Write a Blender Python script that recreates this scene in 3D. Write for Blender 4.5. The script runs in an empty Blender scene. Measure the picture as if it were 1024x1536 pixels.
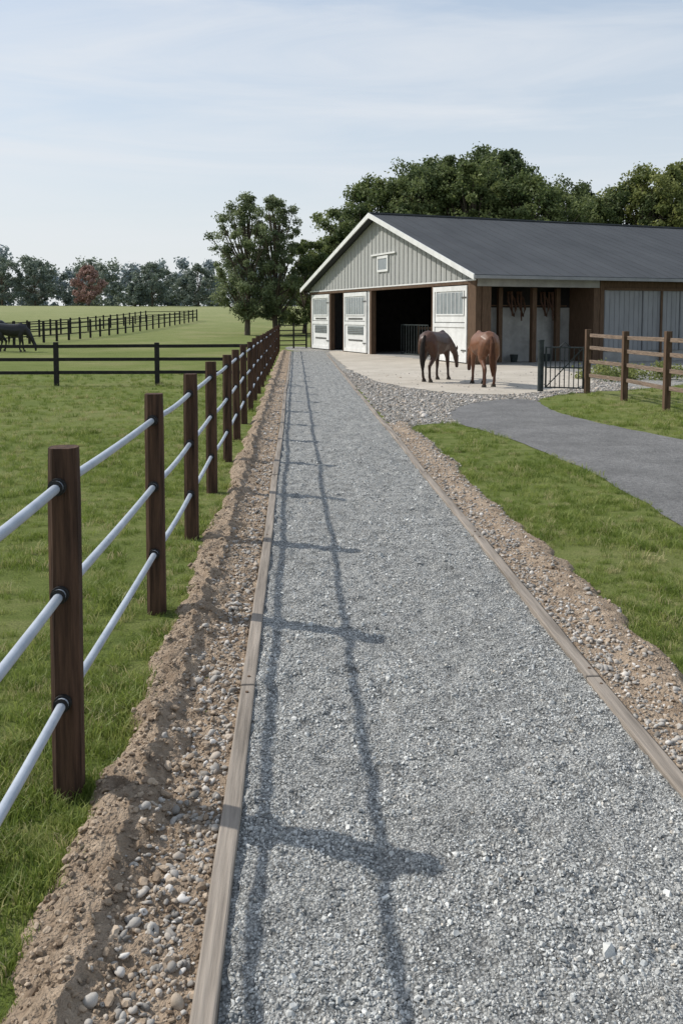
import bpy, math, random
import numpy as np
from mathutils import Vector, Matrix
random.seed(5); rng=np.random.default_rng(7)
S=bpy.context.scene
R=math.radians
# ---------------------------------------------------------------- noise
def _h(i,j,s):
    v=np.sin(i*127.1+j*311.7+s*74.7)*43758.5453
    return v-np.floor(v)
def vnoise(x,y,s=0):
    x=np.asarray(x,float);y=np.asarray(y,float)
    i=np.floor(x);j=np.floor(y);fx=x-i;fy=y-j
    fx=fx*fx*(3-2*fx);fy=fy*fy*(3-2*fy)
    a=_h(i,j,s);b=_h(i+1,j,s);c=_h(i,j+1,s);d=_h(i+1,j+1,s)
    return (a*(1-fx)+b*fx)*(1-fy)+(c*(1-fx)+d*fx)*fy
def fbm(x,y,s=0,o=4):
    t=0;a=.5
    for k in range(o):
        t=t+a*vnoise(x*2**k,y*2**k,s+k*3.1);a*=.5
    return t-0.5
# ---------------------------------------------------------------- materials
def newmat(name):
    m=bpy.data.materials.new(name);m.use_nodes=True
    nt=m.node_tree;b=nt.nodes['Principled BSDF'];b.inputs['Roughness'].default_value=.85
    b.inputs['Specular IOR Level'].default_value=.25
    return m,nt,b
def N(nt,t,**k):
    n=nt.nodes.new(t)
    for a,v in k.items():
        if a in n.inputs: n.inputs[a].default_value=v
        else: setattr(n,a,v)
    return n
def ramp(nt,stops,interp='LINEAR'):
    n=nt.nodes.new('ShaderNodeValToRGB');e=n.color_ramp;e.interpolation=interp
    while len(e.elements)<len(stops): e.elements.new(.5)
    for el,(p,c) in zip(e.elements,stops):
        el.position=p;el.color=(c[0],c[1],c[2],1)
    return n
def noisy(name,c1,c2,scale=8,stretch=(1,1,1),rough=.85,bump=.2,bscale=None,detail=6,metal=0,bdist=.02,spec=.25):
    m,nt,b=newmat(name);L=nt.links
    tc=N(nt,'ShaderNodeTexCoord');mp=N(nt,'ShaderNodeMapping');mp.inputs['Scale'].default_value=stretch
    L.new(tc.outputs['Object'],mp.inputs[0])
    n=N(nt,'ShaderNodeTexNoise',Scale=scale,Detail=detail,Roughness=.65);L.new(mp.outputs[0],n.inputs['Vector'])
    r=ramp(nt,[(.3,c1),(.7,c2)]);L.new(n.outputs['Fac'],r.inputs[0]);L.new(r.outputs[0],b.inputs['Base Color'])
    n2=N(nt,'ShaderNodeTexNoise',Scale=bscale or scale*4,Detail=5);L.new(mp.outputs[0],n2.inputs['Vector'])
    bu=N(nt,'ShaderNodeBump',Strength=bump,Distance=bdist);L.new(n2.outputs['Fac'],bu.inputs['Height']);L.new(bu.outputs[0],b.inputs['Normal'])
    b.inputs['Roughness'].default_value=rough;b.inputs['Metallic'].default_value=metal;b.inputs['Specular IOR Level'].default_value=spec
    return m
def gravelmat(name,cols,scale=75,big=.35,tint=(.30,.24,.17),tintamt=.0,bump=.9,mid=.65):
    m,nt,b=newmat(name);L=nt.links
    tc=N(nt,'ShaderNodeTexCoord')
    v=N(nt,'ShaderNodeTexVoronoi',Scale=scale);L.new(tc.outputs['Object'],v.inputs['Vector'])
    sep=N(nt,'ShaderNodeSeparateColor');L.new(v.outputs['Color'],sep.inputs[0])
    r=ramp(nt,cols);L.new(sep.outputs[0],r.inputs[0])
    n=N(nt,'ShaderNodeTexNoise',Scale=1.3,Detail=8,Roughness=.7);L.new(tc.outputs['Object'],n.inputs['Vector'])
    mr=N(nt,'ShaderNodeMapRange');mr.inputs[1].default_value=.3;mr.inputs[2].default_value=.7;mr.inputs[3].default_value=1-big;mr.inputs[4].default_value=1+big*.6
    L.new(n.outputs['Fac'],mr.inputs[0])
    n3=N(nt,'ShaderNodeTexNoise',Scale=14,Detail=6,Roughness=.7);L.new(tc.outputs['Object'],n3.inputs['Vector'])
    mr3=N(nt,'ShaderNodeMapRange');mr3.inputs[1].default_value=.35;mr3.inputs[2].default_value=.58;mr3.inputs[3].default_value=mid;mr3.inputs[4].default_value=1.08
    L.new(n3.outputs['Fac'],mr3.inputs[0])
    mm=N(nt,'ShaderNodeMath',operation='MULTIPLY');L.new(mr.outputs[0],mm.inputs[0]);L.new(mr3.outputs[0],mm.inputs[1])
    gp=N(nt,'ShaderNodeMapRange');gp.inputs[1].default_value=.35;gp.inputs[2].default_value=.75;gp.inputs[3].default_value=1;gp.inputs[4].default_value=.5
    L.new(v.outputs['Distance'],gp.inputs[0])
    mm2=N(nt,'ShaderNodeMath',operation='MULTIPLY');L.new(mm.outputs[0],mm2.inputs[0]);L.new(gp.outputs[0],mm2.inputs[1])
    vm=N(nt,'ShaderNodeVectorMath',operation='SCALE');L.new(r.outputs[0],vm.inputs[0]);L.new(mm2.outputs[0],vm.inputs['Scale'])
    mx=N(nt,'ShaderNodeMix',data_type='RGBA');L.new(vm.outputs[0],mx.inputs[6]);mx.inputs[7].default_value=(*tint,1)
    n4=N(nt,'ShaderNodeTexNoise',Scale=3.1,Detail=6);L.new(tc.outputs['Object'],n4.inputs['Vector'])
    mr4=N(nt,'ShaderNodeMapRange');mr4.inputs[1].default_value=.42;mr4.inputs[2].default_value=.62;mr4.inputs[3].default_value=0;mr4.inputs[4].default_value=tintamt
    L.new(n4.outputs['Fac'],mr4.inputs[0]);L.new(mr4.outputs[0],mx.inputs[0])
    L.new(mx.outputs[2],b.inputs['Base Color'])
    sub=N(nt,'ShaderNodeMath',operation='SUBTRACT');sub.inputs[0].default_value=1;L.new(v.outputs['Distance'],sub.inputs[1])
    bu=N(nt,'ShaderNodeBump',Strength=bump,Distance=.012);L.new(sub.outputs[0],bu.inputs['Height'])
    bu2=N(nt,'ShaderNodeBump',Strength=.8,Distance=.04);L.new(n3.outputs['Fac'],bu2.inputs['Height']);L.new(bu.outputs[0],bu2.inputs['Normal'])
    L.new(bu2.outputs[0],b.inputs['Normal']);b.inputs['Roughness'].default_value=.9
    return m
def randmat(name,stops,rough=.8,spec=.3,trans=0,noise=0):
    m,nt,b=newmat(name);L=nt.links
    oi=N(nt,'ShaderNodeObjectInfo');r=ramp(nt,stops);L.new(oi.outputs['Random'],r.inputs[0])
    out=r.outputs[0]
    if noise:
        tc=N(nt,'ShaderNodeTexCoord');n=N(nt,'ShaderNodeTexNoise',Scale=noise,Detail=4);L.new(tc.outputs['Object'],n.inputs['Vector'])
        mr=N(nt,'ShaderNodeMapRange');mr.inputs[3].default_value=.6;mr.inputs[4].default_value=1.35;L.new(n.outputs['Fac'],mr.inputs[0])
        vm=N(nt,'ShaderNodeVectorMath',operation='SCALE');L.new(out,vm.inputs[0]);L.new(mr.outputs[0],vm.inputs['Scale']);out=vm.outputs[0]
    L.new(out,b.inputs['Base Color']);b.inputs['Roughness'].default_value=rough;b.inputs['Specular IOR Level'].default_value=spec
    if trans:
        t=N(nt,'ShaderNodeBsdfTranslucent');L.new(out,t.inputs[0]);ms=N(nt,'ShaderNodeMixShader');ms.inputs[0].default_value=trans
        L.new(b.outputs[0],ms.inputs[1]);L.new(t.outputs[0],ms.inputs[2]);L.new(ms.outputs[0],nt.nodes['Material Output'].inputs[0])
    return m
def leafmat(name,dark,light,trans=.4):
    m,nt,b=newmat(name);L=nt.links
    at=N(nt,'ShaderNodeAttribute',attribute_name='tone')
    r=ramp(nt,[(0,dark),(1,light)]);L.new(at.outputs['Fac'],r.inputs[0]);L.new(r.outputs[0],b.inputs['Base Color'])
    b.inputs['Roughness'].default_value=.6
    t=N(nt,'ShaderNodeBsdfTranslucent');L.new(r.outputs[0],t.inputs[0])
    ms=N(nt,'ShaderNodeMixShader');ms.inputs[0].default_value=trans
    L.new(b.outputs[0],ms.inputs[1]);L.new(t.outputs[0],ms.inputs[2]);L.new(ms.outputs[0],nt.nodes['Material Output'].inputs[0])
    return m
def vary_wood(name,c1,c2,stretch=(1,1,.06),scale=40,bump=.5):
    return noisy(name,c1,c2,scale=scale,stretch=stretch,bump=bump,bscale=scale*2,bdist=.01)
M={}
M['post']=vary_wood('stained_post_wood',(.018,.010,.007),(.115,.064,.040),bump=.9)
M['board']=vary_wood('weathered_board_wood',(.14,.12,.10),(.36,.31,.26),stretch=(1,.05,1),scale=30)
M['rail']=noisy('galvanised_pipe',(.32,.36,.42),(.48,.52,.58),scale=6,rough=.4,bump=.03,metal=.1,spec=.5)
M['rubber']=noisy('black_rubber',(.012,.012,.012),(.03,.03,.03),rough=.5)
M['blackfence']=noisy('black_painted_wood',(.012,.012,.012),(.035,.032,.03),scale=10)
M['brownrail']=vary_wood('brown_rail_wood',(.09,.065,.048),(.27,.20,.15),stretch=(1,.1,1))
M['brownpost']=vary_wood('brown_timber',(.05,.03,.018),(.15,.095,.06))
M['siding']=noisy('grey_siding',(.33,.335,.32),(.42,.425,.405),scale=1.5,stretch=(1,3,.4),bump=.05)
M['batten']=noisy('siding_batten',(.36,.36,.345),(.45,.45,.43),scale=3,bump=.05)
M['gap']=noisy('siding_groove',(.07,.07,.065),(.12,.12,.11),scale=3)
M['white']=noisy('white_paint',(.60,.60,.58),(.76,.76,.74),scale=2.5,bump=.05,rough=.55)
M['roof']=noisy('dark_metal_roof',(.062,.066,.072),(.087,.092,.099),scale=.7,stretch=(1,.3,1),rough=.8,bump=.03,spec=.1)
M['concrete']=noisy('concrete_wall',(.22,.22,.21),(.38,.375,.36),scale=1.6,bump=.15)
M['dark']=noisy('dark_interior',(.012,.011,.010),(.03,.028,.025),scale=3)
M['steelgrey']=noisy('grey_sheet_metal',(.20,.205,.215),(.28,.285,.295),scale=2,stretch=(1,1,.3),rough=.6)
M['glass']=noisy('dusty_glass',(.18,.20,.21),(.28,.31,.32),scale=1.5,rough=.2,spec=.6)
M['leather']=noisy('leather',(.04,.02,.012),(.10,.05,.03),scale=10,rough=.6)
M['gatemetal']=noisy('painted_gate_steel',(.015,.02,.02),(.04,.05,.05),rough=.5)
M['asphalt']=gravelmat('asphalt',[(0,(.175,.172,.168)),(1,(.29,.285,.278))],scale=140,big=.3,bump=.25,mid=.8)
GC=[(0,(.24,.24,.23)),(.4,(.40,.40,.385)),(.8,(.54,.54,.515)),(1,(.66,.655,.615))]
M['gravel']=gravelmat('crushed_gravel',GC,scale=95,big=.16,mid=.58)
M['yard']=gravelmat('yard_gravel',[(0,(.22,.22,.21)),(.5,(.36,.355,.335)),(1,(.54,.53,.50))],scale=36,big=.2,tint=(.38,.34,.28),tintamt=.5)
M['sand']=noisy('packed_sand',(.38,.34,.28),(.52,.47,.40),scale=.9,bump=.4,bscale=30,bdist=.02)
M['dirt']=noisy('dry_soil',(.19,.135,.09),(.48,.375,.275),scale=9,bump=1,bscale=70,bdist=.03,detail=10)
m,nt,b=newmat('lawn_ground');L=nt.links
tc=N(nt,'ShaderNodeTexCoord')
a=N(nt,'ShaderNodeTexNoise',Scale=.16,Detail=6,Roughness=.6);L.new(tc.outputs['Object'],a.inputs['Vector'])
mp=N(nt,'ShaderNodeMapping');mp.inputs['Scale'].default_value=(.35,1.6,1);L.new(tc.outputs['Object'],mp.inputs[0])
c=N(nt,'ShaderNodeTexNoise',Scale=2.2,Detail=10,Roughness=.75);L.new(mp.outputs[0],c.inputs['Vector'])
f=N(nt,'ShaderNodeTexNoise',Scale=60,Detail=4,Roughness=.7);L.new(tc.outputs['Object'],f.inputs['Vector'])
r1=ramp(nt,[(.32,(.11,.155,.032)),(.5,(.185,.22,.06)),(.64,(.31,.29,.135))]);L.new(a.outputs['Fac'],r1.inputs[0])
r2=ramp(nt,[(.3,(.065,.10,.022)),(.5,(.165,.205,.055)),(.68,(.33,.31,.145))]);L.new(c.outputs['Fac'],r2.inputs[0])
mx=N(nt,'ShaderNodeMix',data_type='RGBA');mx.inputs[0].default_value=.5;L.new(r1.outputs[0],mx.inputs[6]);L.new(r2.outputs[0],mx.inputs[7])
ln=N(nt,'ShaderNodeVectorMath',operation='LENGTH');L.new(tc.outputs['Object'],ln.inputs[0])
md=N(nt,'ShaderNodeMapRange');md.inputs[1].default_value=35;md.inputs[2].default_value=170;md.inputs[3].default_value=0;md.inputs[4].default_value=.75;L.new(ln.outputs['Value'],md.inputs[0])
mxd=N(nt,'ShaderNodeMix',data_type='RGBA');L.new(md.outputs[0],mxd.inputs[0]);L.new(mx.outputs[2],mxd.inputs[6]);mxd.inputs[7].default_value=(.30,.31,.155,1)  # aerial haze painted into the ground colour, paler with distance
mr=N(nt,'ShaderNodeMapRange');mr.inputs[1].default_value=.25;mr.inputs[2].default_value=.75;mr.inputs[3].default_value=.5;mr.inputs[4].default_value=1.35;L.new(f.outputs['Fac'],mr.inputs[0])
vm=N(nt,'ShaderNodeVectorMath',operation='SCALE');L.new(mxd.outputs[2],vm.inputs[0]);L.new(mr.outputs[0],vm.inputs['Scale'])
L.new(vm.outputs[0],b.inputs['Base Color'])
bu=N(nt,'ShaderNodeBump',Strength=.8,Distance=.05);L.new(f.outputs['Fac'],bu.inputs['Height']);L.new(bu.outputs[0],b.inputs['Normal']);b.inputs['Roughness'].default_value=.95
b.inputs['Specular IOR Level'].default_value=.1
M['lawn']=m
M['blade']=randmat('grass_blade',[(0,(.11,.16,.027)),(.35,(.19,.25,.05)),(.68,(.27,.325,.08)),(.86,(.36,.37,.14)),(1,(.48,.42,.23))],rough=.55,spec=.3,trans=.4)
M['chip']=randmat('gravel_chip',[(0,(.19,.19,.18)),(.3,(.38,.38,.365)),(.75,(.55,.55,.525)),(.95,(.72,.715,.68)),(1,(.52,.46,.38))],noise=30)
M['pebble']=randmat('rounded_pebble',[(0,(.18,.165,.145)),(.3,(.33,.305,.275)),(.6,(.46,.43,.39)),(.8,(.40,.32,.24)),(1,(.68,.65,.61))],noise=25)
M['clod']=randmat('soil_clod',[(0,(.19,.135,.09)),(.5,(.34,.26,.185)),(1,(.48,.385,.29))],noise=25)
M['leafA']=leafmat('leaf_mid',(.065,.098,.034),(.25,.29,.11))
M['leafB']=leafmat('leaf_dark',(.048,.076,.030),(.195,.235,.092))
M['leafC']=leafmat('leaf_light',(.09,.12,.035),(.34,.36,.125))
M['leafP']=leafmat('leaf_poplar',(.085,.115,.058),(.30,.345,.18))
M['leafFar']=leafmat('leaf_hazy',(.11,.145,.13),(.25,.29,.215),.2)  # distance haze put into the leaf colour, here and in the next material
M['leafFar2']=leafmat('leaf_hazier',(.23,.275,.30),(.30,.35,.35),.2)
M['leafRed']=leafmat('leaf_red',(.29,.18,.155),(.46,.30,.25),.2)
M['bark']=noisy('bark',(.05,.038,.028),(.16,.13,.10),scale=9,stretch=(1,1,.2),bump=.6)
# ---------------------------------------------------------------- mesh helpers
def link(o,parent=None):
    S.collection.objects.link(o)
    if parent: o.parent=parent
    return o
def mesh_obj(name,verts,faces,mat,parent=None,smooth=False):
    me=bpy.data.meshes.new(name);me.from_pydata([tuple(v) for v in verts],[],[tuple(f) for f in faces]);me.update()
    me.materials.append(mat)
    if smooth: me.polygons.foreach_set('use_smooth',[True]*len(me.polygons))
    return link(bpy.data.objects.new(name,me),parent)
def empty(name,loc=(0,0,0),rot=0):
    e=bpy.data.objects.new(name,None);e.location=loc;e.rotation_euler=(0,0,rot);e.empty_display_size=.3
    return link(e)
class B:
    def __init__(s): s.v=[];s.f=[]
    def box(s,x0,x1,y0,y1,z0,z1):
        n=len(s.v)
        s.v+=[(x0,y0,z0),(x1,y0,z0),(x1,y1,z0),(x0,y1,z0),(x0,y0,z1),(x1,y0,z1),(x1,y1,z1),(x0,y1,z1)]
        s.f+=[(n,n+3,n+2,n+1),(n+4,n+5,n+6,n+7),(n,n+1,n+5,n+4),(n+1,n+2,n+6,n+5),(n+2,n+3,n+7,n+6),(n+3,n,n+4,n+7)]
        return s
    def tube(s,pts,rad,seg=8,caps=True,sq=1):
        pts=[Vector(p) for p in pts];n0=len(s.v)
        for i,p in enumerate(pts):
            d=(pts[min(i+1,len(pts)-1)]-pts[max(i-1,0)]).normalized()
            up=Vector((0,0,1)) if abs(d.z)<.9 else Vector((1,0,0))
            a=d.cross(up).normalized();b=a.cross(d)
            r=rad[i] if isinstance(rad,(list,tuple)) else rad
            for k in range(seg):
                t=2*math.pi*(k+.5)/seg
                s.v.append(tuple(p+a*r*math.cos(t)+b*r*sq*math.sin(t)))
        for i in range(len(pts)-1):
            for k in range(seg):
                k2=(k+1)%seg
                s.f.append((n0+i*seg+k,n0+i*seg+k2,n0+(i+1)*seg+k2,n0+(i+1)*seg+k))
        if caps:
            s.f.append(tuple(n0+k for k in range(seg))[::-1]);e=n0+(len(pts)-1)*seg
            s.f.append(tuple(e+k for k in range(seg)))
        return s
    def obj(s,name,mat,parent=None,smooth=False,bevel=0):
        o=mesh_obj(name,s.v,s.f,mat,parent,smooth)
        if bevel:
            bm=o.modifiers.new('bevel','BEVEL');bm.width=bevel;bm.segments=2;bm.limit_method='ANGLE'
        return o
def grid(name,xs,ys,zf,mat,parent=None):
    X,Y=np.meshgrid(xs,ys);Z=zf(X,Y)
    nx,ny=len(xs),len(ys)
    v=np.stack([X.ravel(),Y.ravel(),Z.ravel()],1)
    i=np.arange(nx-1);j=np.arange(ny-1);I,J=np.meshgrid(i,j)
    a=(J*nx+I).ravel();f=np.stack([a,a+1,a+1+nx,a+nx],1)
    me=bpy.data.meshes.new(name);me.vertices.add(len(v));me.vertices.foreach_set('co',v.ravel())
    me.loops.add(f.size);me.loops.foreach_set('vertex_index',f.ravel())
    me.polygons.add(len(f));me.polygons.foreach_set('loop_start',np.arange(0,f.size,4));me.polygons.foreach_set('loop_total',np.full(len(f),4))
    me.update(calc_edges=True);me.polygons.foreach_set('use_smooth',[True]*len(f));me.materials.append(mat)
    return link(bpy.data.objects.new(name,me),parent)
def quads(name,v,mat,tone):
    n=len(v)//4
    me=bpy.data.meshes.new(name);me.vertices.add(len(v));me.vertices.foreach_set('co',v.ravel())
    me.loops.add(4*n);me.loops.foreach_set('vertex_index',np.arange(4*n))
    me.polygons.add(n);me.polygons.foreach_set('loop_start',np.arange(0,4*n,4));me.polygons.foreach_set('loop_total',np.full(n,4))
    me.update(calc_edges=True)
    at=me.attributes.new('tone','FLOAT','POINT');at.data.foreach_set('value',np.repeat(tone,4).astype(np.float32))
    me.materials.append(mat)
    return me
def ins(poly,x,y):
    c=np.zeros(np.shape(x),bool);n=len(poly)
    for i in range(n):
        x1,y1=poly[i];x2,y2=poly[(i+1)%n]
        if y1==y2: continue
        t=((y1>y)!=(y2>y))&(x<(x2-x1)*(y-y1)/(y2-y1)+x1)
        c^=t
    return c
def smooth_poly(pts,it=2,j=.03):
    for _ in range(it):
        q=[]
        for i in range(len(pts)):
            a=np.array(pts[i]);b=np.array(pts[(i+1)%len(pts)])
            q+=[tuple(a*.75+b*.25),tuple(a*.25+b*.75)]
        pts=q
    out=[]
    for i in range(len(pts)):
        a=np.array(pts[i]);b=np.array(pts[(i+1)%len(pts)]);k=max(1,int(np.linalg.norm(b-a)/.25))
        for t in range(k): 
            p=a+(b-a)*t/k;out.append((p[0]+random.uniform(-j,j),p[1]+random.uniform(-j,j)))
    return out
def sheet(name,pts,z,mat):
    import bmesh
    bm=bmesh.new();f=bm.faces.new([bm.verts.new((p[0],p[1],z)) for p in pts]);f.normal_update()
    if f.normal.z<0: f.normal_flip()
    bmesh.ops.triangulate(bm,faces=[f]);me=bpy.data.meshes.new(name);bm.to_mesh(me);me.materials.append(mat)
    return link(bpy.data.objects.new(name,me))
# ---------------------------------------------------------------- scatter
def make_coll(name,objs):
    c=bpy.data.collections.new(name)
    for o in objs: c.objects.link(o)
    return c
def scatter(name,co,sc,coll,full=True,parent=None):
    me=bpy.data.meshes.new(name);me.vertices.add(len(co));me.vertices.foreach_set('co',np.asarray(co,float).ravel());me.update()
    at=me.attributes.new('sc','FLOAT','POINT');at.data.foreach_set('value',np.asarray(sc,np.float32))
    o=link(bpy.data.objects.new(name,me),parent)
    g=bpy.data.node_groups.new(name,'GeometryNodeTree')
    g.interface.new_socket('Geometry',in_out='INPUT',socket_type='NodeSocketGeometry')
    g.interface.new_socket('Geometry',in_out='OUTPUT',socket_type='NodeSocketGeometry')
    n=g.nodes;gi=n.new('NodeGroupInput');go=n.new('NodeGroupOutput')
    ip=n.new('GeometryNodeInstanceOnPoints');ci=n.new('GeometryNodeCollectionInfo')
    ci.inputs['Collection'].default_value=coll;ci.inputs['Separate Children'].default_value=True;ci.inputs['Reset Children'].default_value=True
    rv=n.new('FunctionNodeRandomValue');rv.data_type='FLOAT_VECTOR'
    if full: rv.inputs[0].default_value=(-.6,-.6,0);rv.inputs[1].default_value=(.6,.6,6.283)
    else: rv.inputs[0].default_value=(-.12,-.12,0);rv.inputs[1].default_value=(.12,.12,6.283)
    na=n.new('GeometryNodeInputNamedAttribute');na.data_type='FLOAT';na.inputs[0].default_value='sc'
    l=g.links;l.new(gi.outputs[0],ip.inputs['Points']);l.new(ci.outputs[0],ip.inputs['Instance']);ip.inputs['Pick Instance'].default_value=True
    l.new(rv.outputs[0],ip.inputs['Rotation']);l.new(na.outputs[0],ip.inputs['Scale']);l.new(ip.outputs[0],go.inputs[0])
    o.modifiers.new('scatter','NODES').node_group=g
    return o
def rock(name,mat,sub,amp,flat,smooth,seed):
    import bmesh
    bm=bmesh.new();bmesh.ops.create_icosphere(bm,subdivisions=sub,radius=.5)
    rr=random.Random(seed);ax=(1,rr.uniform(.65,.95),flat*rr.uniform(.8,1.2))
    ph=[Vector((rr.uniform(-1,1),rr.uniform(-1,1),rr.uniform(-1,1))).normalized() for _ in range(6)]
    for v in bm.verts:
        k=1
        for p in ph:
            d=v.co.normalized().dot(p)
            if d>.55: k-= (d-.55)*amp
        k*=1+rr.uniform(-1,1)*amp*.12
        v.co=Vector((v.co.x*ax[0],v.co.y*ax[1],v.co.z*ax[2]))*k
    me=bpy.data.meshes.new(name);bm.to_mesh(me);me.materials.append(mat)
    if smooth: me.polygons.foreach_set('use_smooth',[True]*len(me.polygons))
    return bpy.data.objects.new(name,me)
chips=make_coll('gravel_chips',[rock('gravel_chip',M['chip'],1,.8,.7,False,i) for i in range(6)])
pebs=make_coll('pebbles',[rock('pebble',M['pebble'],2,.9,.6,True,20+i) for i in range(9)])
clods=make_coll('soil_clods',[rock('soil_clod',M['clod'],2,1.2,.7,False,40+i) for i in range(5)])
def tuft(seed,n=26,rad=.06,h=.05):
    rr=random.Random(seed);b=B()
    for _ in range(n):
        a=rr.uniform(0,6.28);q=rad*math.sqrt(rr.random());x,y=q*math.cos(a),q*math.sin(a)
        hh=h*rr.uniform(.45,1.3);t=rr.uniform(0,6.28);w=rr.uniform(.0015,.003)
        dx,dy=math.cos(t),math.sin(t);le=hh*rr.uniform(.3,1.1);a2=rr.uniform(0,6.28);lx,ly=math.cos(a2)*le,math.sin(a2)*le
        k=len(b.v)
        b.v+=[(x-dx*w,y-dy*w,-.01),(x+dx*w,y+dy*w,-.01),(x+dx*w*.8+lx*.35,y+dy*w*.8+ly*.35,hh*.6),(x-dx*w*.8+lx*.35,y-dy*w*.8+ly*.35,hh*.6),(x+lx,y+ly,hh)]
        b.f+=[(k,k+1,k+2,k+3),(k+3,k+2,k+4)]
    me=bpy.data.meshes.new('grass_tuft');me.from_pydata(b.v,[],b.f);me.materials.append(M['blade'])
    return bpy.data.objects.new('grass_tuft',me)
tufts=make_coll('grass_tufts',[tuft(i) for i in range(10)])
# ---------------------------------------------------------------- terrain
def terr(x,y):
    d=np.sqrt(np.asarray(x,float)**2+np.asarray(y,float)**2)
    t=np.clip((d-60)/160,0,1);return 4.3*t*t*(3-2*t)
def geo(a,b,n): return list(np.geomspace(a,b,n))
xs=sorted(set([-x for x in geo(4,3000,45)]+[0]+geo(4,3000,45)));ys=sorted(set([-x for x in geo(5,3000,14)]+[0]+geo(3,3000,80)))
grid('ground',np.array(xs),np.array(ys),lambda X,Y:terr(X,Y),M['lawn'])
PL,PR=-.205,1.49
PEND=46
asph=[(2.75,15.3),(3.2,13.7),(3.45,12),(3.6,10),(3.52,8.2),(3.4,6.5),(3.4,3),(3.5,-6),(8.2,-6),(7.6,3),(7.0,8),(6.4,11.0),(5.9,13.0),(5.3,15.2),(5.1,17.2),(5.5,19.6),(4.2,19.2),(3.2,17.5)]
asph_s=smooth_poly(asph,2,.03)
yard=[(1.6,13.8),(2.0,14.7),(2.5,15.2),(2.9,15),(3.4,14.6),(4.4,15.6),(5.0,17),(5.1,18.4),(5.9,20.2),(7.2,21.2),(9,22),(14,26),(20,33),(26,42),(6.8,36),(3.0,50),(.2,54),(-.6,54),(-.5,48),(1.3,46),(1.6,30)]
yard_s=smooth_poly(yard,1,.08)
sand=[(1.75,36),(1.95,29),(2.3,25),(3.2,21.8),(4.5,20.4),(6.0,21.0),(8,23),(9.5,27),(9,33.6),(7.0,33.2),(3.5,44),(1.7,49)]
sheet('gravel_yard',yard_s,.004,M['yard'])
sheet('driveway',asph_s,.009,M['asphalt'])
sheet('sand_pad',smooth_poly(sand,2,.09),.014,M['sand'])
def pz(X,Y):
    dv=np.clip(vnoise(X*7,Y*5,5)-.66,0,1)
    return .034+.034*fbm(X*10,Y*10,3)+.022*fbm(X*2.6,Y*1.5,9)-.065*dv+.034*np.clip(vnoise(X*17,Y*17,15)-.6,0,1)
ysP=np.concatenate([np.arange(-1,8,.02),np.arange(8,20,.06),np.arange(20,PEND+.1,.2)])
grid('gravel_path',np.linspace(PL-.01,PR+.01,86),ysP,pz,M['gravel'])
def ledge(y): return -.78+.10*fbm(y*1.3,0,2)*2+.09*fbm(y*6,1,4)
def zl(X,Y):
    e=ledge(Y);t=np.clip((X-e)/(-.285-e),0,1)
    r=np.sin(np.clip(t/.62,0,1)*math.pi)**1.1*.085
    return -.010+ .034*np.clip(t*12,0,1)+ r*(0.55+fbm(Y*3,X*4,8)*1.6)+ np.clip(t*6,0,1)*(.065*fbm(X*13,Y*13,6)+.05*fbm(X*34,Y*34,1)*(t<.75))-.004*np.clip((t-.6)*4,0,1)
ysD=np.concatenate([np.arange(-1,9,.018),np.arange(9,20,.05),np.arange(20,47,.15)])
grid('dirt_border',np.linspace(-.95,-.28,48),ysD,zl,M['dirt'])
def redge(y): return 2.03+.16*fbm(y*1.1,7,2)*1.6+.10*fbm(y*5,1,4)
def zr(X,Y):
    e=redge(Y);t=np.clip((X-1.585)/(e-1.585),0,1)
    return .02+.03*fbm(X*11,Y*11,16)*np.clip((1-t)*6,0,1)+.03*np.sin(np.clip((t-.35)/.65,0,1)*math.pi)-.034*np.clip((t-.9)*10,0,1)+.02*fbm(X*30,Y*30,3)*(t<.97)
ysD2=np.concatenate([np.arange(-1,9,.025),np.arange(9,15.2,.05)])
grid('dirt_border',np.linspace(1.58,2.3,40),ysD2,zr,M['dirt'])
def edging(x0,x1,yend,seed):
    e=empty('wooden_path_edging',(0,0,0));rr=random.Random(seed);y=-1.2;k=0;off=0
    while y<yend:
        Ln=2.55 if k==0 else 2.9
        off2=rr.uniform(-.014,.014);b=B();n=8;y1=min(y+Ln,yend)
        t=.054+rr.uniform(-.004,.006)
        for i in range(n+1):
            u=i/n;yy=y+.002+(y1-y-.004)*u;o=off*(1-u)+off2*u+rr.uniform(-.0025,.0025);z=t+rr.uniform(-.002,.002);a=x0+o;c=x1+o+rr.uniform(-.002,.002)
            b.v+=[(a,yy,-.05),(c,yy,-.05),(c,yy,z),(a,yy,z)]
        for i in range(n):
            q=i*4
            for s in range(4): b.f.append((q+s,q+(s+1)%4,q+4+(s+1)%4,q+4+s))
        b.f+=[(3,2,1,0),(n*4,n*4+1,n*4+2,n*4+3)]
        b.obj('board',M['board'],e,bevel=.008)
        bb=B()
        for yy in (y+.09,y1-.09): bb.tube([((x0+x1)/2,yy,t-.01),((x0+x1)/2,yy,t+.004)],.008,10)
        bb.obj('bolt',M['brownpost'],e)
        off=off2;y=y1;k+=1
edging(-.28,-.209,46,1);edging(1.492,1.566,41,2)
def sample(x0,x1,y0,y1,dens,seed):
    r=np.random.default_rng(seed);A=(x1-x0)*(y1-y0);mxd=dens(np.array([0.]),np.array([y0+.01]))[0]
    n=int(A*mxd);x=r.uniform(x0,x1,n);y=r.uniform(y0,y1,n);k=r.random(n)<dens(x,y)/mxd
    return x[k],y[k],r
x,y,r=sample(PL+.01,PR-.01,1.5,13,lambda x,y:13000/(1+(np.maximum(y,1.5)/4.0)**3),1)
sc=r.lognormal(math.log(.0068),.42,len(x))*(1+.07*y)*(.65+.8*vnoise(x*5,y*5,22))
scatter('path_gravel_stones',np.stack([x,y,pz(x,y)+sc*.1],1),sc,chips)
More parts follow.
